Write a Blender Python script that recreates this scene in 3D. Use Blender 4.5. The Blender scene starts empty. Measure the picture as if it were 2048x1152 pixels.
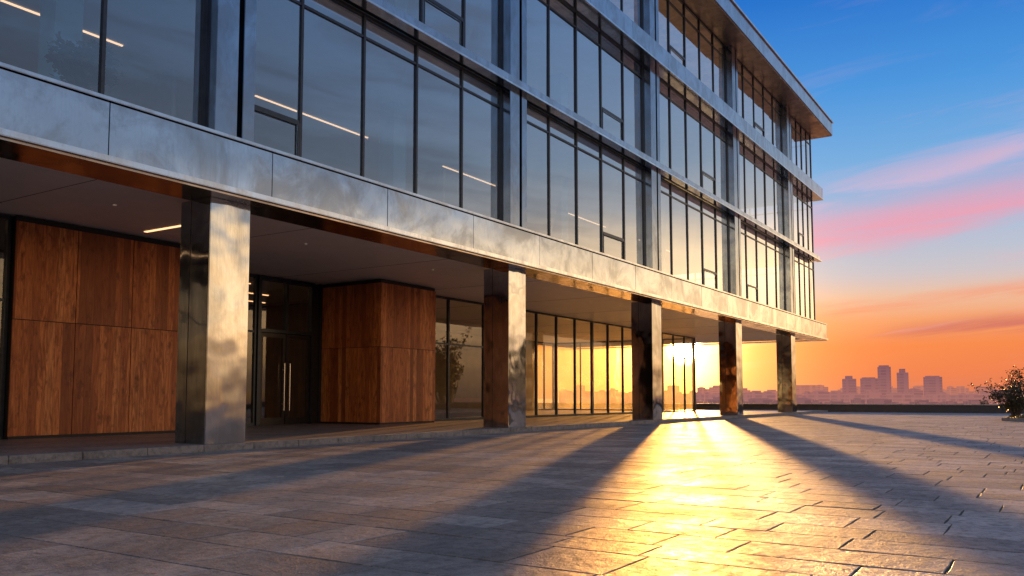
import bpy, bmesh, math, random
from mathutils import Vector, Matrix
R = math.radians
rng = random.Random(7)
C = bpy.context.scene.collection
scene = bpy.context.scene

# ------------------------------------------------------------------ helpers
class MB:
    def __init__(s): s.v=[]; s.f=[]
    def quad(s,a,b,c,d):
        n=len(s.v); s.v+= [a,b,c,d]; s.f.append((n,n+1,n+2,n+3)); return s
    def box(s,x0,x1,y0,y1,z0,z1):
        n=len(s.v)
        s.v+=[(x0,y0,z0),(x1,y0,z0),(x1,y1,z0),(x0,y1,z0),(x0,y0,z1),(x1,y0,z1),(x1,y1,z1),(x0,y1,z1)]
        for q in ((0,3,2,1),(4,5,6,7),(0,1,5,4),(1,2,6,5),(2,3,7,6),(3,0,4,7)): s.f.append(tuple(n+i for i in q))
        return s
    def tube(s,p,q,r0,r1,k=7):
        p=Vector(p);q=Vector(q);d=(q-p).normalized()
        a=d.orthogonal().normalized();b=d.cross(a);n=len(s.v)
        for c,r in((p,r0),(q,r1)):
            for i in range(k):
                t=2*math.pi*i/k; s.v.append(tuple(c+a*math.cos(t)*r+b*math.sin(t)*r))
        for i in range(k): s.f.append((n+i,n+(i+1)%k,n+k+(i+1)%k,n+k+i))
        s.f.append(tuple(n+i for i in range(k-1,-1,-1))); s.f.append(tuple(n+k+i for i in range(k)))
        return s
    def build(s,name,mat,parent=None,bevel=0,seg=2):
        me=bpy.data.meshes.new(name); me.from_pydata(s.v,[],s.f); me.update()
        if bevel:
            bm=bmesh.new(); bm.from_mesh(me)
            bmesh.ops.bevel(bm,geom=list(bm.edges),offset=bevel,segments=seg,affect='EDGES',clamp_overlap=True)
            bm.to_mesh(me); bm.free()
        me.materials.append(mat)
        o=bpy.data.objects.new(name,me); C.objects.link(o)
        if parent: o.parent=parent
        return o
def empty(name,loc=(0,0,0)):
    o=bpy.data.objects.new(name,None); C.objects.link(o); o.location=loc; return o
def tag(o,label=None,cat=None,group=None,kind=None):
    if label: o['label']=label
    if cat: o['category']=cat
    if group: o['group']=group
    if kind: o['kind']=kind
    return o

class NT:
    def __init__(s,tree): s.t=tree; s.n=tree.nodes; s.l=tree.links
    def new(s,t,**k):
        n=s.n.new(t)
        for a,b in k.items(): setattr(n,a,b)
        return n
    def set(s,sock,v):
        if isinstance(v,bpy.types.NodeSocket): s.l.new(v,sock)
        else: sock.default_value=v
    def math(s,op,a,b=0.0,c=None,clamp=False):
        n=s.new('ShaderNodeMath',operation=op); n.use_clamp=clamp
        s.set(n.inputs[0],a); s.set(n.inputs[1],b)
        if c is not None: s.set(n.inputs[2],c)
        return n.outputs[0]
    def mix(s,f,a,b,blend='MIX'):
        n=s.new('ShaderNodeMix',data_type='RGBA',blend_type=blend)
        s.set(n.inputs[0],f)
        for i,v in((6,a),(7,b)):
            if not isinstance(v,bpy.types.NodeSocket): v=(v[0],v[1],v[2],1)
            s.set(n.inputs[i],v)
        return n.outputs[2]
    def noise(s,vec,scale,detail=3,rough=.55,dist=0):
        n=s.new('ShaderNodeTexNoise'); s.set(n.inputs['Vector'],vec)
        n.inputs['Scale'].default_value=scale; n.inputs['Detail'].default_value=detail
        n.inputs['Roughness'].default_value=rough; n.inputs['Distortion'].default_value=dist
        return n.outputs[0]
    def mapr(s,v,a,b,c,d,smooth=False):
        n=s.new('ShaderNodeMapRange'); n.clamp=True
        if smooth: n.interpolation_type='SMOOTHSTEP'
        s.set(n.inputs[0],v)
        for i,x in enumerate((a,b,c,d)): n.inputs[i+1].default_value=x
        return n.outputs[0]
    def ramp(s,f,stops):
        n=s.new('ShaderNodeValToRGB'); cr=n.color_ramp
        while len(cr.elements)<len(stops): cr.elements.new(1.0)
        for e,(p,c) in zip(cr.elements,stops): e.position=p
        for e,(p,c) in zip(cr.elements,stops): e.position=p; e.color=(c[0],c[1],c[2],1)
        s.set(n.inputs[0],f); return n.outputs[0]
    def mapping(s,vec,scale=(1,1,1),rot=(0,0,0)):
        n=s.new('ShaderNodeMapping'); s.set(n.inputs[0],vec); n.inputs['Scale'].default_value=scale; n.inputs['Rotation'].default_value=rot
        return n.outputs[0]
    def bump(s,h,strength,dist):
        n=s.new('ShaderNodeBump'); s.set(n.inputs['Height'],h); n.inputs['Strength'].default_value=strength; n.inputs['Distance'].default_value=dist
        return n.outputs[0]
def mat(name):
    m=bpy.data.materials.new(name); m.use_nodes=True
    t=NT(m.node_tree); b=m.node_tree.nodes['Principled BSDF']
    return m,t,b
def geopos(t): return t.new('ShaderNodeNewGeometry').outputs['Position']

# ------------------------------------------------------------------ materials
def steel(name,col=(.62,.61,.60),r0=.1,r1=.3,scale=1.2,wob=.02,stretch=(1,1,.6),dark=.7,streak=.12,mott=.3,metal=1):
    m,t,b=mat(name); p=geopos(t)
    n1=t.noise(t.mapping(p,stretch),scale,6,.66,.6)
    n2=t.noise(t.mapping(p,(1,1,.04)),34,3,.6)
    n4=t.noise(t.mapping(p,(1,1,.5)),4.5,5,.7)
    f=t.mapr(n1,.36,.62,0,1,True)
    c=t.mix(f,tuple(x*dark for x in col),col)
    c=t.mix(t.mapr(n4,.50,.74,0,mott,True),c,tuple(x*.42 for x in col))
    c=t.mix(t.mapr(n2,.35,.7,.0,streak),c,tuple(x*.45 for x in col))
    t.set(b.inputs['Base Color'],c); b.inputs['Metallic'].default_value=metal
    r=t.math('ADD',t.mapr(n1,.36,.64,r1,r0,True),t.mapr(n2,.3,.7,-.03,.03))
    t.set(b.inputs['Roughness'],r)
    h=t.math('ADD',t.noise(p,.8,2,.5),t.math('MULTIPLY',n2,.003))
    t.set(b.inputs['Normal'],t.bump(h,.8,wob))
    return m
M_fascia=steel('fascia_steel',(.60,.66,.74),.05,.14,.8,.010,(1,1,.9),.56,.1,.30)
M_col=steel('column_steel',(.56,.59,.63),.04,.12,1.0,.05,(1,1,.45),.62,.22,.22)
M_pil=steel('pilaster_steel',(.36,.42,.50),.1,.2,1.4,.012)
M_band=steel('band_steel',(.48,.54,.62),.08,.2,1.6,.010)
M_trim=steel('trim_steel',(.78,.81,.86),.08,.16,2,.004)
M_under=steel('underside_steel',(.50,.40,.32),.12,.26,1.5,.02)
M_roofsoff=steel('roof_soffit_bronze',(.50,.36,.27),.3,.45,1.5,.02)

def plain(name,col,rough=.5,metal=0,noise=.15,scale=8,bumpd=0):
    m,t,b=mat(name); p=geopos(t); n=t.noise(p,scale,3,.6)
    t.set(b.inputs['Base Color'],t.mix(t.mapr(n,.3,.7,0,1),tuple(x*(1-noise) for x in col),tuple(x*(1+noise) for x in col)))
    b.inputs['Roughness'].default_value=rough; b.inputs['Metallic'].default_value=metal
    if bumpd: t.set(b.inputs['Normal'],t.bump(n,.5,bumpd))
    return m
M_frame=plain('dark_frame',(.045,.055,.07),.32,.7)
M_black=plain('black_reveal',(.012,.012,.012),.6)
M_soffit=plain('soffit_plaster',(.80,.74,.69),.5,0,.04,2)
M_ceil=plain('ceiling_plaster',(.56,.57,.58),.7,0,.05,2)
M_inner=plain('interior_wall',(.30,.38,.48),.7,0,.15,1)
M_dim=plain('lobby_wall_paint',(.10,.085,.075),.6,0,.2,2)
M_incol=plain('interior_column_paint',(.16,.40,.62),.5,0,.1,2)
M_parapet=plain('parapet_stone',(.06,.057,.06),.7,0,.2,5,.004)
M_coping=plain('coping_stone',(.34,.30,.28),.6,0,.15,6,.003)
M_handle=plain('handle_steel',(.75,.72,.68),.2,1,.05)
M_soil=plain('soil',(.05,.04,.03),.9,0,.4,20,.02)
M_bark=plain('bark',(.06,.045,.035),.85,0,.3,18,.01)
M_pot=plain('pot_glaze',(.25,.22,.2),.5)
M_door=plain('door_metal',(.05,.045,.045),.35,.7)

def leafmat(name,c0,c1):
    m,t,b=mat(name); oi=geopos(t)
    n=t.noise(oi,3.5,2,.6); w=t.new('ShaderNodeTexWhiteNoise'); t.set(w.inputs[0],t.mapping(oi,(9,9,9)))
    t.set(b.inputs['Base Color'],t.mix(t.math('ADD',t.math('MULTIPLY',n,.7),t.math('MULTIPLY',w.outputs[0],.3)),c0,c1))
    b.inputs['Roughness'].default_value=.5
    return m
M_leaf=leafmat('leaf_green',(.016,.026,.012),(.06,.07,.026))
M_grass=leafmat('dry_grass',(.06,.06,.015),(.19,.16,.05))

def glass(name,tint,r0,k,gold_glow=0,rc=(.97,.98,1)):
    m=bpy.data.materials.new(name); m.use_nodes=True; t=NT(m.node_tree)
    t.n.remove(t.n['Principled BSDF'])
    ge=t.new('ShaderNodeNewGeometry')
    dp=t.new('ShaderNodeVectorMath',operation='DOT_PRODUCT'); t.set(dp.inputs[0],ge.outputs['Incoming']); t.set(dp.inputs[1],ge.outputs['True Normal'])
    fac=t.math('SUBTRACT',1.0,t.math('ABSOLUTE',dp.outputs['Value']),clamp=True)
    f=t.math('ADD',t.math('MULTIPLY',t.math('POWER',fac,k),1-r0),r0,clamp=True)
    tr=t.new('ShaderNodeBsdfTransparent'); tr.inputs[0].default_value=(*tint,1)
    gl=t.new('ShaderNodeBsdfGlossy'); gl.inputs['Roughness'].default_value=.012; gl.inputs[0].default_value=(*rc,1)
    base=tr.outputs[0]
    if gold_glow:  # amber translucence added so the panes glow like golden sunlight
        tl=t.new('ShaderNodeBsdfTranslucent'); tl.inputs[0].default_value=(.97,.80,.52,1)
        mm=t.new('ShaderNodeMixShader'); t.set(mm.inputs[0],t.mapr(t.noise(ge.outputs['Position'],1.2,3,.6),.3,.7,gold_glow*.6,gold_glow*1.4))
        t.l.new(base,mm.inputs[1]); t.l.new(tl.outputs[0],mm.inputs[2]); base=mm.outputs[0]
    mx=t.new('ShaderNodeMixShader'); t.set(mx.inputs[0],f); t.l.new(base,mx.inputs[1]); t.l.new(gl.outputs[0],mx.inputs[2])
    t.l.new(mx.outputs[0],t.n['Material Output'].inputs[0]); return m
M_glass=glass('facade_glass',(.74,.86,.98),.11,1.15,0,(.90,.95,1))
M_lobby=glass('lobby_glass',(.93,.89,.82),.10,4.5)
M_lobby2=glass('lobby_glass_faint_glow',(.92,.88,.76),.08,4.5,.05)
M_lobby3=glass('lobby_glass_gold_glow',(.95,.90,.74),.07,4.5,.14)
M_lobbyglow=glass('glowing_lobby_glass',(.96,.88,.68),.06,5,.24)

def led(name,col,s):
    m,t,b=mat(name); b.inputs['Base Color'].default_value=(.8,.8,.8,1)
    b.inputs['Emission Color'].default_value=(*col,1); b.inputs['Emission Strength'].default_value=s; return m
M_led=led('warm_led',(1,.56,.27),1.8)
M_down=led('downlight_lens',(1,.75,.5),.12); M_down.cycles.emission_sampling='NONE'

def wood():
    m,t,b=mat('cedar_boards'); p=geopos(t)
    sep=t.new('ShaderNodeSeparateXYZ'); t.set(sep.inputs[0],p)
    u=t.math('ADD',sep.outputs[0],sep.outputs[1])
    BW=.165
    ids=t.math('FLOOR',t.math('DIVIDE',u,BW))
    zrow=t.math('FLOOR',t.math('DIVIDE',t.math('SUBTRACT',sep.outputs[2],.17),2.35))
    cmb=t.new('ShaderNodeCombineXYZ'); t.set(cmb.inputs[0],ids); t.set(cmb.inputs[1],zrow)
    w=t.new('ShaderNodeTexWhiteNoise'); t.set(w.inputs[0],cmb.outputs[0])
    off=t.new('ShaderNodeVectorMath',operation='MULTIPLY_ADD'); t.set(off.inputs[0],w.outputs['Color']); off.inputs[1].default_value=(7,7,7); t.set(off.inputs[2],p)
    g=t.noise(t.mapping(off.outputs[0],(5,5,.6)),2.0,7,.7,1.6)
    g2=t.noise(t.mapping(off.outputs[0],(36,36,1.2)),2.0,3,.6)
    kn=t.noise(t.mapping(off.outputs[0],(3.2,3.2,1.8)),1.8,3,.6)
    base=t.ramp(w.outputs[0],[(0,(.30,.085,.024)),(.35,(.54,.165,.045)),(.7,(.74,.25,.068)),(1,(.86,.35,.11))])
    c=t.mix(t.mapr(g,.38,.64,0,.85),base,(.22,.054,.015))
    c=t.mix(t.mapr(g2,.42,.72,0,.4),c,(.14,.036,.012))
    c=t.mix(t.mapr(kn,.56,.70,0,.7),c,(.13,.034,.011))
    fr=t.math('FRACT',t.math('DIVIDE',u,BW))
    edge=t.math('ADD',t.math('LESS_THAN',fr,.018),t.math('GREATER_THAN',fr,.988),clamp=True)
    c=t.mix(t.math('MULTIPLY',edge,.5),c,(.03,.012,.006))
    t.set(b.inputs['Base Color'],c); t.set(b.inputs['Roughness'],t.mapr(g,.3,.7,.40,.55)); b.inputs['Specular IOR Level'].default_value=.35
    t.set(b.inputs['Normal'],t.bump(t.math('SUBTRACT',g2,edge),.25,.004)); return m
M_wood=wood()

def stone(name,c0,c1,c2,attr=True,r0=.3,r1=.55,bd=.006):
    m,t,b=mat(name); p=geopos(t)
    n=t.noise(p,1.1,5,.68,.6); n2=t.noise(p,11,5,.72)
    n3=t.noise(p,75,2,.6)
    if attr:
        at=t.new('ShaderNodeAttribute',attribute_name='slab'); v=at.outputs['Fac']
        base=t.ramp(v,[(0,c0),(.5,c1),(1,c2)])
    else: base=t.mix(n,c0,c2)
    c=t.mix(t.mapr(n,.4,.66,0,.65,True),base,tuple(x*.45 for x in c1))
    c=t.mix(t.mapr(n2,.46,.68,0,.7),c,tuple(x*.36 for x in c0))
    c=t.mix(t.mapr(n3,.55,.8,0,.4),c,tuple(min(1,x*1.4) for x in c2))
    t.set(b.inputs['Base Color'],c)
    rr=t.mapr(t.math('ADD',t.math('MULTIPLY',n,.5),t.math('MULTIPLY',n2,.5)),.36,.64,r0,r1)
    t.set(b.inputs['Roughness'],rr); b.inputs['Specular IOR Level'].default_value=.5
    h=t.math('ADD',n2,t.math('ADD',t.math('MULTIPLY',n3,.25),t.math('MULTIPLY',n,1.2)))
    t.set(b.inputs['Normal'],t.bump(h,.7,bd)); return m
M_slab=stone('plaza_slabs',(.19,.168,.152),(.33,.288,.256),(.50,.44,.39),True,.38,.70,.036)
M_joint=plain('joint_mortar',(.07,.062,.056),.9,0,.3,20)
M_plinth=stone('plinth_stone',(.21,.18,.155),(.27,.23,.195),(.34,.29,.25),False,.34,.55,.008)
M_kerb=stone('kerb_stone',(.18,.165,.15),(.28,.255,.235),(.36,.33,.30),False,.6,.8,.02)

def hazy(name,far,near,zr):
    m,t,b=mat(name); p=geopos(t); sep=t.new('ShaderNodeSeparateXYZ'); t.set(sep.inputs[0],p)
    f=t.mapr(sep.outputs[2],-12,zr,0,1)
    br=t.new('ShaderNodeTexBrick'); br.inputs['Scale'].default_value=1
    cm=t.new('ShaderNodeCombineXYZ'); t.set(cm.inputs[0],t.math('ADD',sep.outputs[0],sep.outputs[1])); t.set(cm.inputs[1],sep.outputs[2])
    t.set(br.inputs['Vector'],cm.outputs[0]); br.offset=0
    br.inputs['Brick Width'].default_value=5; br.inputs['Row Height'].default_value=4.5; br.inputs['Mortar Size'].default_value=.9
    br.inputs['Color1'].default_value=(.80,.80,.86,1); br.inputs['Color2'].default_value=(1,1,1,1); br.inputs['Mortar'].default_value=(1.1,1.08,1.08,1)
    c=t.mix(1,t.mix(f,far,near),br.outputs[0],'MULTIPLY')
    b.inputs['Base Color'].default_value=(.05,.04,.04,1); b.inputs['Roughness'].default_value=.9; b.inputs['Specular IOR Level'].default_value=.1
    t.set(b.inputs['Emission Color'],c); b.inputs['Emission Strength'].default_value=1  # aerial haze painted into the walls as emission, graded by height
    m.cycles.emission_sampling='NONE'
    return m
M_tower=hazy('haze_glow_tower_wall',(.36,.145,.125),(.20,.08,.098),60)
M_block=hazy('haze_glow_block_wall',(.44,.17,.125),(.46,.165,.115),30)
M_blockm=hazy('haze_glow_middle_block_wall',(.35,.145,.125),(.33,.13,.12),20)
M_block2=hazy('haze_glow_near_block_wall',(.24,.108,.105),(.21,.09,.092),10)
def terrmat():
    m,t,b=mat('haze_glow_land'); p=geopos(t); ln=t.new('ShaderNodeVectorMath',operation='LENGTH'); t.set(ln.inputs[0],p)
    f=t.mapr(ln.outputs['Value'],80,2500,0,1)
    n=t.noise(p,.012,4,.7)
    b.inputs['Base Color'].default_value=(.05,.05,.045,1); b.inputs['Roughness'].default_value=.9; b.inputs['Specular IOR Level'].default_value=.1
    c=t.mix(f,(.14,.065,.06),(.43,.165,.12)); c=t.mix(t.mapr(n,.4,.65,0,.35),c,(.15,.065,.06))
    t.set(b.inputs['Emission Color'],c); b.inputs['Emission Strength'].default_value=.8; m.cycles.emission_sampling='NONE'; return m  # distance haze painted into the land colour as emission
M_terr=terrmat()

# ------------------------------------------------------------------ dimensions
CAMY=-12.75; EYE=.95; TH=32.69; F=1700.0
COLX=[9.8+9.9*i for i in range(5)]; CW=.9
XL=-.1; XE=56.4; ZS=4.62; ZP=.12
B3=13.75; ZR=18.0     # underside of third floor band, underside of roof

# ------------------------------------------------------------------ setting
terr=MB(); N=72
for ring,(r0,r1) in enumerate(((0.0,300.),(300.,1500.),(1500.,9000.))):
    for i in range(N):
        a=2*math.pi*i/N; b=2*math.pi*(i+1)/N
        p=lambda r,t:(r*math.cos(t),r*math.sin(t),-12.0)
        if r0==0: terr.v+=[(0,0,-12.),p(r1,a),p(r1,b)]; n=len(terr.v); terr.f.append((n-3,n-2,n-1))
        else: terr.quad(p(r0,a),p(r1,a),p(r1,b),p(r0,b))
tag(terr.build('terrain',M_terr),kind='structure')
tag(MB().box(-40,59.6,-62,30,-12.2,-.008).build('plaza',M_joint),kind='structure')
# paving slabs : one sheet of slightly uneven stones laid in courses across the plaza
sv=[];sf=[];sc=[]
J=lambda s:abs(rng.uniform(-s,s))
x=-9.0
while x<58.9:
    wrow=rng.choice((.40,.48,.55,.62,.75)); y=-.14
    near = x<34
    first=True
    while y>-52:
        L=rng.choice((.5,.65,.8,.95,1.2)) if near else 1.5
        if first: L*=rng.uniform(.3,1); first=False
        g=.0018
        x0,x1,y1,y0=x+g,min(x+wrow,59)-g,y-g,y-L+g
        z=rng.gauss(0,.0007); tx=rng.gauss(0,.0022); ty=rng.gauss(0,.0018)
        n=len(sv); e=.004
        def zz(px,py): return z+tx*(px-(x0+x1)/2)+ty*(py-(y0+y1)/2)
        q=[(x0+J(.006),y0+J(.006)),(x1-J(.006),y0+J(.006)),(x1-J(.006),y1-J(.006)),(x0+J(.006),y1-J(.006))]
        out=[]
        for i in range(4):
            a=q[i]; b=q[(i+1)%4]; k=5 if near else 1
            for j in range(k):
                f=j/k; px=a[0]+(b[0]-a[0])*f; py=a[1]+(b[1]-a[1])*f
                if j:
                    if i%2==0: py+=(1 if i==0 else -1)*rng.random()*.007
                    else: px+=(-1 if i==1 else 1)*rng.random()*.007
                out.append((px,py))
        cx=(x0+x1)/2; cy=(y0+y1)/2; m=len(out)
        for (px,py) in out:
            ux,uy=cx-px,cy-py; l=math.hypot(ux,uy)
            qx=px+ux/l*e; qy=py+uy/l*e; sv.append((qx,qy,zz(qx,qy)))
        for (px,py) in out: sv.append((px,py,zz(px,py)-.003))
        for (px,py) in out: sv.append((px,py,-.02))
        sf.append(tuple(n+i for i in range(m)))
        for i in range(m):
            k2=(i+1)%m
            sf.append((n+m+i,n+m+k2,n+k2,n+i)); sf.append((n+2*m+i,n+2*m+k2,n+m+k2,n+m+i))
        sc+= [rng.random()]*(3*m)
        y-=L
    x+=wrow
me=bpy.data.meshes.new('paving'); me.from_pydata(sv,[],sf); me.update()
at=me.attributes.new('slab','FLOAT','POINT'); at.data.foreach_set('value',sc); me.materials.append(M_slab)
o=bpy.data.objects.new('paving',me); C.objects.link(o); tag(o,kind='structure')
# plinth and kerb
tag(MB().box(-20,57.6,.2,20,-.01,ZP).build('plinth',M_plinth),kind='structure')
kb=MB(); x=-20
while x<57.6:
    L=min(1.1,57.6-x); kb.box(x+.004,x+L-.004,-.12+rng.uniform(-.004,.004),.197,-.012,ZP+rng.uniform(-.002,.003)); x+=1.1
tag(kb.build('kerb',M_kerb,bevel=.008),kind='structure')

# ------------------------------------------------------------------ building
B=empty('office_building',(0,0,0))
tag(B,'glass and brushed steel office building raised on square steel columns over a wood clad entrance','building')
for cx in COLX:
    c=MB().box(cx,cx+CW,0,.85,ZP,ZS-.05).build('column',M_col,B,bevel=.012)
    MB().box(cx-.004,cx+.002,.54,.552,ZP+.01,ZS-.06).build('seam',M_black,c)
# fascia
fa=MB().box(XL-12,56.72,-.30,.5,4.74,5.58).build('fascia',M_black,B)
x=7.6-3.3*6
while x<56.7:
    MB().box(x+.008,min(x+3.3,56.78)-.008,-.35+rng.uniform(-.003,.003),-.303,4.735,5.585).build('fascia_panel',M_fascia,fa,bevel=.004)
    x+=3.3
MB().box(56.73,56.78,-.345,18,4.735,5.585).build('fascia_panel',M_fascia,fa,bevel=.004)
MB().box(XL-12,56.86,-.43,.3,4.62,4.72).build('bottom_rail',M_trim,fa,bevel=.01)
MB().box(XL-12,56.84,-.41,.4,5.60,5.66).build('top_rail',M_trim,fa,bevel=.008)
MB().box(XL-12,56.8,-.36,.6,4.575,4.615).build('underside_trim',M_under,B)
MB().box(55.9,56.8,.61,18,4.575,4.615).build('underside_trim',M_under,B)
so=MB().box(XL-12,55.89,.61,18,4.65,4.70).build('soffit',M_soffit,B)
for i in range(9):
    X=4.5+i*4.95
    MB().tube((X,2.4,4.64),(X,2.4,4.655),.035,.035,14).build('downlight',M_down,so)
MB().box(11.35,11.43,2.9,4.3,4.635,4.652).build('linear_light',M_led,so)
sm=MB()
for X in (3.2,8.15,13.1,18.05,23,27.95,32.9,37.85,42.8,47.75): sm.box(X,X+.012,.61,18,4.646,4.652)
sm.build('soffit_joint',M_black,so)

# bands, roof
MB().box(XL-12,56.5,-.10,.6,9.74,10.03).build('spandrel_band',M_band,B,bevel=.008)
MB().box(XL-12,56.6,-.22,.1,9.70,9.76).build('spandrel_ledge',M_trim,B,bevel=.006)
b3=MB().box(XL-12,56.74,-.30,.6,B3+.06,B3+.79).build('spandrel_band',M_band,B,bevel=.008)
x=7.6-3.3*6
while x<56.7:
    MB().box(x+.006,min(x+3.3,56.8)-.006,-.34,-.303,B3+.09,B3+.76).build('band_panel',M_band,b3,bevel=.004); x+=3.3
MB().box(XL-12,56.84,-.37,.3,B3,B3+.07).build('spandrel_ledge',M_trim,B,bevel=.006)
rf=MB().box(XL-12,57.25,-.95,19,ZR+.04,ZR+.87).build('roof',M_band,B,bevel=.02)
MB().box(XL-12,57.2,-.9,19,ZR,ZR+.035).build('roof_soffit',M_roofsoff,rf)
MB().box(XL-12,57.32,-1.02,19.05,ZR+.872,ZR+.98).build('roof_coping',M_trim,rf,bevel=.01)

# pilasters
for cx in COLX:
    p=MB().box(cx+.0,cx+.50,-.05,.45,5.66,ZR).build('pilaster',M_pil,B,bevel=.01)
    MB().box(cx+.62,cx+.9,-.05,.45,5.66,ZR).build('flange',M_pil,p,bevel=.01)
    MB().box(cx+.5,cx+.62,.2,.44,5.66,ZR).build('groove',M_frame,p)

# windows
GY=.28
def window(x0,x1,z0,z1,n,sashes,top=.55,first=None):
    fr=MB(); W=x1-x0
    xs=[x0+W*i/n for i in range(n+1)]
    if first: xs=[x0]+[x0+first+(W-first)*i/(n-1) for i in range(n)]
    d0,d1=GY-.045,GY+.05
    for i,X in enumerate(xs):
        w=.032 if 0<i<n else .045
        X=min(max(X,x0+w),x1-w)
        fr.box(X-w,X+w,d0,d1,z0,z1)
    for i in range(n):
        a=max(xs[i],x0)+.033; b=min(xs[i+1],x1)-.033
        if i==0:a+=.057
        if i==n-1:b-=.057
        fr.box(a,b,d0+.01,d1,z0,z0+.07); fr.box(a,b,d0+.01,d1,z1-.07,z1)
        if top: fr.box(a,b,d0+.01,d1,z1-top-.028,z1-top+.028)
        if i in sashes: fr.box(a,b,d0+.008,d1,z0+.94,z0+1.0)
    w=fr.build('window',M_frame,B)
    for i in range(n):
        e=lambda: GY+rng.uniform(-.009,.009)
        MB().quad((xs[i]+.03,e(),z0+.05),(xs[i+1]-.03,e(),z0+.05),(xs[i+1]-.03,e(),z1-.05),(xs[i]+.03,e(),z1-.05)).build('pane',M_glass,w)
    for i in sashes:
        a=xs[i]+.05;b=xs[i+1]-.05;s=MB()
        s.box(a,a+.04,d0-.012,d0+.006,z0+.08,z0+.93); s.box(b-.04,b,d0-.012,d0+.006,z0+.08,z0+.93)
        s.box(a+.04,b-.04,d0-.012,d0+.006,z0+.08,z0+.12); s.box(a+.04,b-.04,d0-.012,d0+.006,z0+.89,z0+.93)
        s.build('sash',M_frame,w)
levels=[(5.66,9.70),(10.05,B3),(B3+.79,ZR)]
edges=[(XL,COLX[0])]+[(COLX[i]+CW,COLX[i+1]) for i in range(4)]+[(COLX[4]+CW,XE)]
sash={(0,0):(),(1,0):(0,),(2,0):(3,),(3,0):(3,),(4,0):(1,),(5,0):(),(0,1):(1,),(1,1):(3,),(2,1):(3,),(3,1):(3,),(4,1):(),(5,1):(2,),(2,2):(1,),(3,2):(1,),(4,2):(2,)}
for li,(z0,z1) in enumerate(levels):
    for bi,(a,b) in enumerate(edges):
        n=5
        window(a,b,z0,z1,n,sash.get((bi,li),()),.55 if li<2 else .62,1.45 if bi==1 and li==0 else None)
# end wall of the upper storeys (glazed, facing the far side)
for (z0,z1) in levels:
    fr=MB()
    for k in range(10):
        Y=.45+k*1.95; fr.box(XE-.1,XE+.06,Y-.04,Y+.04,z0,z1)
    fr.box(XE-.08,XE+.05,.49,17.9,z1-.6,z1-.54)
    w=fr.build('side_window',M_frame,B)
    for k in range(9):
        Y=.45+k*1.95; MB().quad((XE,Y+.03,z0),(XE,Y+1.92,z0),(XE,Y+1.92,z1),(XE,Y+.03,z1)).build('pane',M_glass,w)
# floors, core, interior columns, ceiling lights
for (z0,z1) in ((5.1,5.58),(9.56,10.04),(B3-.1,B3+.7)):
    MB().box(XL-12,XE-.15,.62,18,z0,z1).build('floor_slab',M_ceil,B)
MB().box(XL-12,XE-4,12,12.3,5.6,ZR-.02).build('core_wall',M_inner,B)
MB().box(XL-12,XE,17.7,18,4.72,ZR-.02).build('rear_wall',M_inner,B)
for li,(z0,z1) in enumerate(((5.58,9.56),(10.04,B3-.1))):
    for i,X in enumerate([8.6+9.9*k for k in range(5)]):
        MB().box(X,X+.55,3.2,3.75,z0,z1).build('interior_column',M_incol,B)
    for Y,st in ((6.2,-1.6),(10.2,2.4)):
        for k in range(7):
            X=st+k*8.8
            if X+4.7<55: MB().box(X,X+4.7,Y,Y+.055,z1-.03,z1-.004).build('ceiling_light',M_led,B)
    for X in (13.5,25.2,36,46):
        MB().box(X,X+.12,6.5,11.98,z0,z1-.01).build('partition',M_inner,B)

# ground floor : wood walls
def wood_front(x0,x1,y,nx,y1=None):
    wb=MB().box(x0+.02,x1-.02,y+.03,(y1 or y+2.4),ZP,4.62).build('wood_wall',M_black,B)
    zs=(ZP+.05,2.52,4.52); W=(x1-x0)/nx
    for i in range(nx):
        for k in range(2):
            MB().box(x0+i*W+.008,x0+(i+1)*W-.008,y,y+.028,zs[k]+.008,zs[k+1]-.008).build('wood_panel',M_wood,wb,bevel=.003)
    return wb,zs
wood_front(8.85,14.05,4.8,4,y1=7.3)
wb,zs=wood_front(19.84,22.6,4.8,1,y1=7.36)
for i in range(2):
    for k in range(2):
        Y0=4.832+i*1.26
        MB().box(19.83,19.858,Y0+.006,Y0+1.25,zs[k]+.008,zs[k+1]-.008).build('wood_panel',M_wood,wb,bevel=.003)
        MB().box(22.582,22.612,Y0+.006,Y0+1.25,zs[k]+.008,zs[k+1]-.008).build('wood_panel',M_wood,wb,bevel=.003)
# lobby glazing along X
def lobby(x0,x1,y,n,tz=2.9,mat_=M_lobby,z1=4.62):
    fr=MB(); W=(x1-x0)/n
    for i in range(n+1):
        X=x0+W*i; X=min(max(X,x0+.04),x1-.04); fr.box(X-.04,X+.04,y-.05,y+.05,ZP,z1)
    for i in range(n):
        a=x0+W*i+.04;b=a+W-.08
        if i==0:a+=.04
        if i==n-1:b-=.04
        fr.box(a,b,y-.045,y+.045,ZP,ZP+.08); fr.box(a,b,y-.045,y+.045,z1-.08,z1)
        if tz: fr.box(a,b,y-.04,y+.04,tz-.03,tz+.03)
    w=fr.build('lobby_window',M_frame,B)
    for i in range(n):
        a=x0+W*i+.03; e=lambda:y+rng.uniform(-.006,.006)
        MB().quad((a,e(),ZP+.06),(a+W-.06,e(),ZP+.06),(a+W-.06,e(),z1-.06),(a,e(),z1-.06)).build('pane',mat_,w)
lobby(4.0,8.84,5.0,3)
lobby(22.62,29.4,6.0,3); lobby(29.41,36.3,6.0,4,None,M_lobby2); lobby(36.31,43.1,6.0,4,None,M_lobby3); lobby(43.11,50,6.0,4,None,M_lobby3)  # golden glow put into the glass, stronger in panes farther along
lobby(47.5,50,16.0,2,None,M_lobbyglow)
lobby(14.06,17.2,7.4,2,2.92)
fr=MB()
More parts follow.
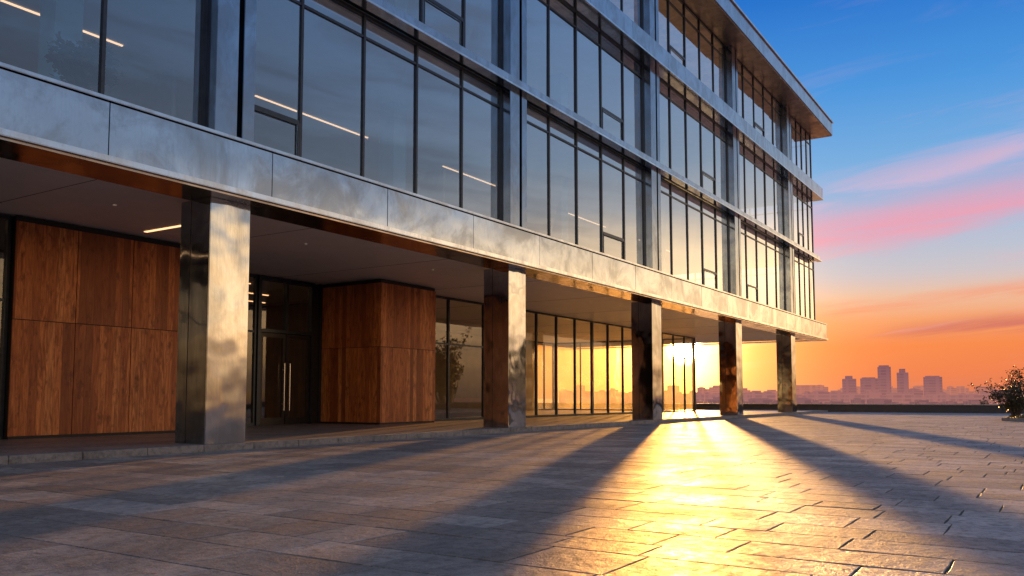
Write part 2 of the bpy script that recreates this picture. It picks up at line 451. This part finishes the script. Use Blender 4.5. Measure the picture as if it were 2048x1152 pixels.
for k in range(6):
    Y=6.13+k*1.95; fr.box(49.96,50.04,Y-.04,Y+.04,ZP,4.62)
fr.box(49.96,50.04,6.18,15.8,ZP,ZP+.08); fr.box(49.96,50.04,6.18,15.8,4.54,4.62)
w=fr.build('lobby_window',M_frame,B)
for k in range(5):
    Y=6.13+k*1.95; MB().quad((50,Y+.03,ZP),(50,Y+1.92,ZP),(50,Y+1.92,4.6),(50,Y+.03,4.6)).build('pane',M_lobbyglow,w)
# entrance doors
ef=MB()
for X in (17.27,19.42,19.78): ef.box(X-.06,X+.06,7.3,7.48,ZP,4.62)
ef.box(17.33,19.36,7.3,7.48,2.92,3.02); ef.box(17.33,19.36,7.3,7.48,4.5,4.62); ef.box(18.31,18.39,7.3,7.48,3.02,4.5)
et=ef.build('door_frame',M_frame,B)
MB().quad((17.33,7.4,3.02),(18.31,7.4,3.02),(18.31,7.4,4.5),(17.33,7.4,4.5)).build('pane',M_lobby,et)
MB().quad((18.39,7.4,3.02),(19.36,7.4,3.02),(19.36,7.4,4.5),(18.39,7.4,4.5)).build('pane',M_lobby,et)
MB().box(19.48,19.72,7.36,7.42,ZP,4.6).build('side_panel',M_door,et)
for (a,b,hx) in ((17.345,18.335,18.24),(18.365,19.35,18.46)):
    d=MB().box(a,a+.1,7.35,7.43,ZP+.01,2.9).box(b-.1,b,7.35,7.43,ZP+.01,2.9).box(a+.1,b-.1,7.35,7.43,ZP+.01,ZP+.22).box(a+.1,b-.1,7.35,7.43,2.78,2.9).build('door',M_door,B)
    MB().quad((a+.09,7.39,ZP+.2),(b-.09,7.39,ZP+.2),(b-.09,7.39,2.8),(a+.09,7.39,2.8)).build('pane',M_lobby,d)
    h=MB().tube((hx,7.27,.55),(hx,7.27,2.0),.022,.022,10)
    for zz_ in (.75,1.8): h.tube((hx,7.27,zz_),(hx,7.36,zz_),.014,.014,8)
    h.build('handle',M_handle,d)
# lobby interior
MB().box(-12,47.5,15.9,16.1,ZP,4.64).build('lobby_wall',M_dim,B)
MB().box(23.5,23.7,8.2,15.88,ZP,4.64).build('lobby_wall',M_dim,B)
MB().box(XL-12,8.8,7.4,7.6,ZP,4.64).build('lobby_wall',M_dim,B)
for X in (29.5,39.4):
    MB().box(X,X+.6,12.4,13,ZP,4.64).build('lobby_column',M_col,B,bevel=.01)
for (X0,X1,Y) in ((14.5,18.5,9.2),(15.5,21,11.2),(18,22.6,13.2),(5,8.2,6.2)):
    MB().box(X0,X1,Y,Y+.07,4.625,4.648).build('ceiling_light',M_led,B)

# ------------------------------------------------------------------ parapet
pw=empty('parapet_wall',(59.2,0,0))
a=MB().box(-.2,.2,-50,28,-.014,.47).build('wall',M_parapet,pw)
MB().box(-.25,.25,-50,28,.472,.53).build('coping',M_coping,pw,bevel=.01)
tag(pw,'low dark stone parapet wall with a pale coping along the far edge of the plaza','wall')

# ------------------------------------------------------------------ plants
def leaves(n,fn,size):
    mb=MB()
    for _ in range(n):
        p=fn(); d=Vector((rng.gauss(0,1),rng.gauss(0,1),rng.gauss(0,.8))).normalized(); s=d.orthogonal().normalized()
        s=Matrix.Rotation(rng.random()*6.28,3,d)@s; L=size*rng.uniform(.6,1.3); w=L*.32
        mb.quad(tuple(p),tuple(p+d*L*.5+s*w),tuple(p+d*L),tuple(p+d*L*.5-s*w))
    return mb
def bush(name,loc,h,rad,stems,nl,lsize,label,cat,group=None,trunkname='stem',clear=.15,tight=.09):
    e=empty(name,loc); tag(e,label,cat,group); tips=[]; st=MB()
    for i in range(stems):
        an=rng.random()*6.28; rr=rad*rng.uniform(.25,1)
        p=Vector((rng.gauss(0,.04),rng.gauss(0,.04),0)); hh=h*rng.uniform(.55,1.08)*(1-.25*rr/rad)
        q=Vector((math.cos(an)*rr,math.sin(an)*rr,hh)); prev=p
        for k in range(1,5):
            f=k/4; c=p.lerp(q,f)+Vector((rng.gauss(0,.05*rad),rng.gauss(0,.05*rad),.12*h*math.sin(f*3.14)))
            st.tube(prev,c,.022*h*(1.05-f)*.7+.004,.022*h*(.85-f*.8)*.7+.004,6)
            if f>clear+.1:
                for _ in range(3):
                    tw=c+Vector((rng.gauss(0,.22*rad),rng.gauss(0,.22*rad),abs(rng.gauss(0,.14*h))))
                    st.tube(c,tw,.006+.003*h,.003,4); tips.append((c,tw))
            prev=c
    st.build(trunkname,M_bark,e)
    def fn():
        c,tw=rng.choice(tips); return c.lerp(tw,rng.uniform(.2,1.1))+Vector((rng.gauss(0,tight*rad),rng.gauss(0,tight*rad),rng.gauss(0,tight*.7*rad)))
    leaves(nl,fn,lsize).build('foliage',M_leaf,e)
    return e
bush('shrub',(42,-11.2,.1),1.75,1.1,18,3900,.085,'loose dark green shrub growing in the stone edged bed at the right of the plaza','shrub',tight=.075,clear=0)
bush('sapling',(60.6,-8.9,-.3),1.35,.28,3,160,.09,'thin small sapling standing just behind the parapet wall','sapling')
pb=empty('planting_bed',(42.2,-13,0)); tag(pb,'low planting bed with stone edging under the shrub','planting bed')
MB().box(-2.0,2.0,-3,2.1,-.01,.09).build('soil',M_soil,pb)
MB().box(-2.15,-2.003,-3,2.25,-.01,.12).box(-2.003,2.15,2.103,2.25,-.01,.12).box(2.003,2.15,-3,2.1,-.01,.12).build('edging',M_kerb,pb,bevel=.01)
gr=MB()
for _ in range(2600):
    px=42.2+rng.uniform(-1.95,1.95);py=-13+rng.uniform(-2.9,2.05);a=rng.random()*6.28;hh=rng.uniform(.06,.2)
    dx,dy=math.cos(a)*.012,math.sin(a)*.012;lx,ly=rng.gauss(0,.04),rng.gauss(0,.04)
    gr.v+=[(px-dx,py-dy,.085),(px+dx,py+dy,.085),(px+lx,py+ly,.09+hh)];n=len(gr.v);gr.f.append((n-3,n-2,n-1))
tag(gr.build('grass',M_grass),'dry yellow green grass covering the planting bed','grass',kind='stuff')
for i,(x,y,h) in enumerate(((71,-29,9.0),(80,-41,8.0))):
    bush('tree',(x,y,-2.2),h,2.6,18,4200,.32,('taller' if i==0 else 'shorter')+' leafy tree beyond the parapet mirrored in the lobby glass','tree',None,'trunk',.35)
pp=bush('potted_plant',(8.0,1.2,5.95),1.0,.6,10,1100,.14,'leafy potted plant behind the first floor window at the upper left','potted plant')
pm=MB().tube((0,0,-.37),(0,0,.02),.17,.24,16); pm.build('pot',M_pot,pp)

# ------------------------------------------------------------------ skyline
def sky_spot(px,Z):
    a=math.atan((px-1024)/F); d=Z/math.cos(a); ph=R(TH)-a
    return d*math.cos(ph),CAMY+d*math.sin(ph)
def far_building(name,px0,px1,ytop,Z,m,label,cat,group=None,style=0):
    cx,cy=sky_spot((px0+px1)/2,Z); w=(px1-px0)/F*Z; h=EYE+(795-ytop)/F*Z
    e=empty(name,(cx,cy,-12)); e.rotation_euler=(0,0,R(TH-90+rng.uniform(-6,6))); tag(e,label,cat,group)
    H=h+12; mb=MB()
    if style==1:
        mb.box(-w/2,w/2,-w*.4,w*.4,0,H*.90); rfm=MB().box(-w*.28,w*.22,-w*.25,w*.25,H*.90,H)
    elif style==2:
        mb.box(-w/2,w*.1,-w*.4,w*.4,0,H*.97).box(w*.1,w/2,-w*.4,w*.3,0,H*.88); rfm=MB().box(-w*.35,-w*.05,-w*.2,w*.2,H*.97,H)
    else:
        mb.box(-w/2,w/2,-w*.4,w*.4,0,H*.965); rfm=MB().box(-w*.42,w*.36,-w*.3,w*.3,H*.965,H)
    mb.build('wall',m,e); rfm.build('roof',m,e)
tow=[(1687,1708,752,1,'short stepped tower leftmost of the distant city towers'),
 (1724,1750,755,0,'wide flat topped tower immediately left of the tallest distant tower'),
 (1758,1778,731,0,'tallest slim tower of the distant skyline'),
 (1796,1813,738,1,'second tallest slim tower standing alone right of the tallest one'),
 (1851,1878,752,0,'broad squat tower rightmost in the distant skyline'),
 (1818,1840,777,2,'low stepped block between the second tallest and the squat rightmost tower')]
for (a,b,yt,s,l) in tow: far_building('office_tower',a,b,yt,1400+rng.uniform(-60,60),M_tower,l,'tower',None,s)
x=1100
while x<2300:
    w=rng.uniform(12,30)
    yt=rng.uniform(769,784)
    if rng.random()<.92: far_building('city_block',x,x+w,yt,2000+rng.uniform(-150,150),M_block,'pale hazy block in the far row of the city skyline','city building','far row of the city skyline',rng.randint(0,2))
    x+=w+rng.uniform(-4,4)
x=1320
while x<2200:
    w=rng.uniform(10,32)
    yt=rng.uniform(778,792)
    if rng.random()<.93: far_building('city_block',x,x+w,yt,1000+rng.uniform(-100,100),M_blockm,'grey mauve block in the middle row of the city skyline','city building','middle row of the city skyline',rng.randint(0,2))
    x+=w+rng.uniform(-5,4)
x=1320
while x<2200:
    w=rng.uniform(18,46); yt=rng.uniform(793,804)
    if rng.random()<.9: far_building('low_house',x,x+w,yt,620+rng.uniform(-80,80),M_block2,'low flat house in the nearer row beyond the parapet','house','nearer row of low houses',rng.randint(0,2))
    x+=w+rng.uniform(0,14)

# ------------------------------------------------------------------ world
SUN_EL=3.3; SUN_PH=TH-math.degrees(math.atan((1370-1024)/F))
def dirv(e,p=None):
    p=SUN_PH if p is None else p
    return Vector((math.cos(R(e))*math.cos(R(p)),math.cos(R(e))*math.sin(R(p)),math.sin(R(e))))
sv_=dirv(SUN_EL)
w=bpy.data.worlds.new('World'); scene.world=w; w.use_nodes=True; t=NT(w.node_tree)
bg=t.n['Background']; d=t.new('ShaderNodeTexCoord').outputs['Generated']
sep=t.new('ShaderNodeSeparateXYZ'); t.set(sep.inputs[0],d)
el=t.math('MULTIPLY',t.math('ARCSINE',sep.outputs[2]),57.2958)
ph=t.math('MULTIPLY',t.math('ARCTAN2',sep.outputs[1],sep.outputs[0]),57.2958)
def dotto(v):
    dt=t.new('ShaderNodeVectorMath',operation='DOT_PRODUCT'); t.set(dt.inputs[0],d); dt.inputs[1].default_value=v
    return t.math('MAXIMUM',dt.outputs['Value'],0)
dot=dotto(sv_); dotg=dotto(dirv(3.5,SUN_PH+1.3))
e60=t.math('DIVIDE',t.math('ADD',el,5),65,clamp=True)
def st(l): return [((a+5)/65,c) for a,c in l]
A=t.ramp(e60,st([(-4,(.30,.12,.09)),(0,(.66,.19,.11)),(1.4,(.82,.20,.08)),(3.2,(.90,.235,.07)),(4.8,(.90,.35,.15)),(6.2,(.82,.52,.36)),(7.6,(.60,.54,.57)),(10,(.40,.53,.69)),(14,(.19,.43,.74)),(19,(.065,.30,.72)),(25,(.012,.16,.60)),(40,(.008,.08,.36)),(60,(.006,.045,.2))]))
Bc=t.ramp(e60,st([(-4,(.12,.075,.06)),(0,(.50,.25,.10)),(2.2,(1.6,.88,.36)),(5,(2.5,1.5,.70)),(8,(2.3,1.5,.78)),(10.5,(1.4,1.03,.68)),(12.5,(.64,.62,.62)),(15.5,(.34,.44,.58)),(20,(.25,.37,.58)),(26,(.18,.32,.58)),(36,(.18,.31,.56)),(60,(.15,.26,.49))]))
skyc=t.mix(t.mapr(dot,.80,.89,0,1,True),Bc,A)
def cv(x,y,z=0.0):
    n=t.new('ShaderNodeCombineXYZ'); t.set(n.inputs[0],x); t.set(n.inputs[1],y); t.set(n.inputs[2],z); return n.outputs[0]
v=t.math('ADD',el,t.math('MULTIPLY',ph,.12))
n1=t.noise(cv(t.math('MULTIPLY',ph,.07),t.math('MULTIPLY',v,.55)),1.0,5,.62,.5)
n2=t.noise(cv(t.math('MULTIPLY',ph,.05),t.math('MULTIPLY',v,.16),3.3),1.0,4,.6,.6)
fw=t.mapr(dot,.80,.9,0,1,True)
elw=t.math('ADD',el,t.math('ADD',t.math('MULTIPLY',t.math('SUBTRACT',n1,.5),1.3),t.math('MULTIPLY',t.math('SUBTRACT',n2,.5),1.6)))
def band(c,s,wlow,whigh):
    x_=t.math('SUBTRACT',t.math('ADD',elw,t.math('MULTIPLY',ph,s)),c)
    wd=t.math('ADD',wlow,t.math('MULTIPLY',t.math('GREATER_THAN',x_,0.0),whigh-wlow))
    dd=t.math('DIVIDE',x_,wd)
    return t.math('MULTIPLY',fw,t.math('EXPONENT',t.math('MULTIPLY',t.math('MULTIPLY',dd,dd),-1)))
b1=t.math('MULTIPLY',band(11.1,.09,.95,1.8),t.mapr(n1,.28,.58,.3,1,True))
skyc=t.mix(t.math('MULTIPLY',b1,.82),skyc,(.90,.32,.42))
b1b=t.math('MULTIPLY',band(14.6,.2,.5,1.2),t.mapr(n1,.40,.60,0,.6,True)); skyc=t.mix(b1b,skyc,(.70,.48,.66))
b2=t.math('MULTIPLY',band(6.3,.07,.35,.5),t.mapr(n1,.35,.6,0,.7,True)); skyc=t.mix(b2,skyc,(.93,.24,.12))
b3_=t.math('MULTIPLY',band(4.5,.06,.45,.5),t.math('MULTIPLY',t.mapr(n1,.35,.6,0,.9,True),t.mapr(ph,4,12,1,0,True))); skyc=t.mix(b3_,skyc,(.58,.13,.13))
wis=t.math('MULTIPLY',fw,t.math('MULTIPLY',t.mapr(n1,.52,.72,0,.35,True),t.mapr(el,10,22,1,.12,True))); skyc=t.mix(wis,skyc,(.85,.42,.48))
cl=t.math('MULTIPLY',t.mapr(t.math('ADD',t.math('MULTIPLY',n2,.55),t.math('MULTIPLY',n1,.45)),.43,.60,0,.7,True),t.mapr(dot,.55,.82,1,0,True)); skyc=t.mix(cl,skyc,t.mix(.65,skyc,(.14,.15,.20)))
def glow(dd,p,col,cur):
    g=t.math('POWER',dd,p); n=t.new('ShaderNodeVectorMath',operation='SCALE'); n.inputs[0].default_value=col; t.set(n.inputs[3],g)
    m=t.new('ShaderNodeVectorMath',operation='ADD'); t.set(m.inputs[0],cur); t.set(m.inputs[1],n.outputs[0]); return m.outputs[0]
skyc=glow(dot,40000,(66000,32000,9000),skyc); skyc=glow(dotg,900,(13.0,7.4,2.1),skyc); skyc=glow(dotg,150,(1.9,1.0,.22),skyc)
nis=t.new('ShaderNodeTexSky',sky_type='NISHITA'); nis.sun_disc=False; nis.sun_elevation=R(SUN_EL); nis.sun_rotation=R(90-SUN_PH)
sc_=t.new('ShaderNodeVectorMath',operation='SCALE'); t.set(sc_.inputs[0],nis.outputs[0]); sc_.inputs[3].default_value=.003
ad=t.new('ShaderNodeVectorMath',operation='ADD'); t.set(ad.inputs[0],skyc); t.set(ad.inputs[1],sc_.outputs[0])
t.set(bg.inputs[0],ad.outputs[0]); bg.inputs[1].default_value=1.0
w.cycles.sampling_method='MANUAL'; w.cycles.sample_map_resolution=2048

L=bpy.data.lights.new('sun','SUN'); L.energy=5; L.angle=R(.55); L.color=(1,.52,.18)
lo=bpy.data.objects.new('sun',L); C.objects.link(lo); lo.rotation_euler=(-dirv(3.7)).to_track_quat('-Z','Y').to_euler()

# ------------------------------------------------------------------ camera
cam=bpy.data.cameras.new('camera'); co=bpy.data.objects.new('camera',cam); C.objects.link(co)
cam.sensor_width=36; cam.lens=36*F/2048; PT=4.14
co.location=(0,CAMY,EYE); co.rotation_euler=(R(90+PT),0,R(TH-90))
cam.shift_y=(795-576-F*math.tan(R(PT)))/2048
cam.clip_start=.1; cam.clip_end=20000
scene.camera=co
scene.view_settings.view_transform='Standard'; scene.view_settings.look='None'; scene.view_settings.exposure=0
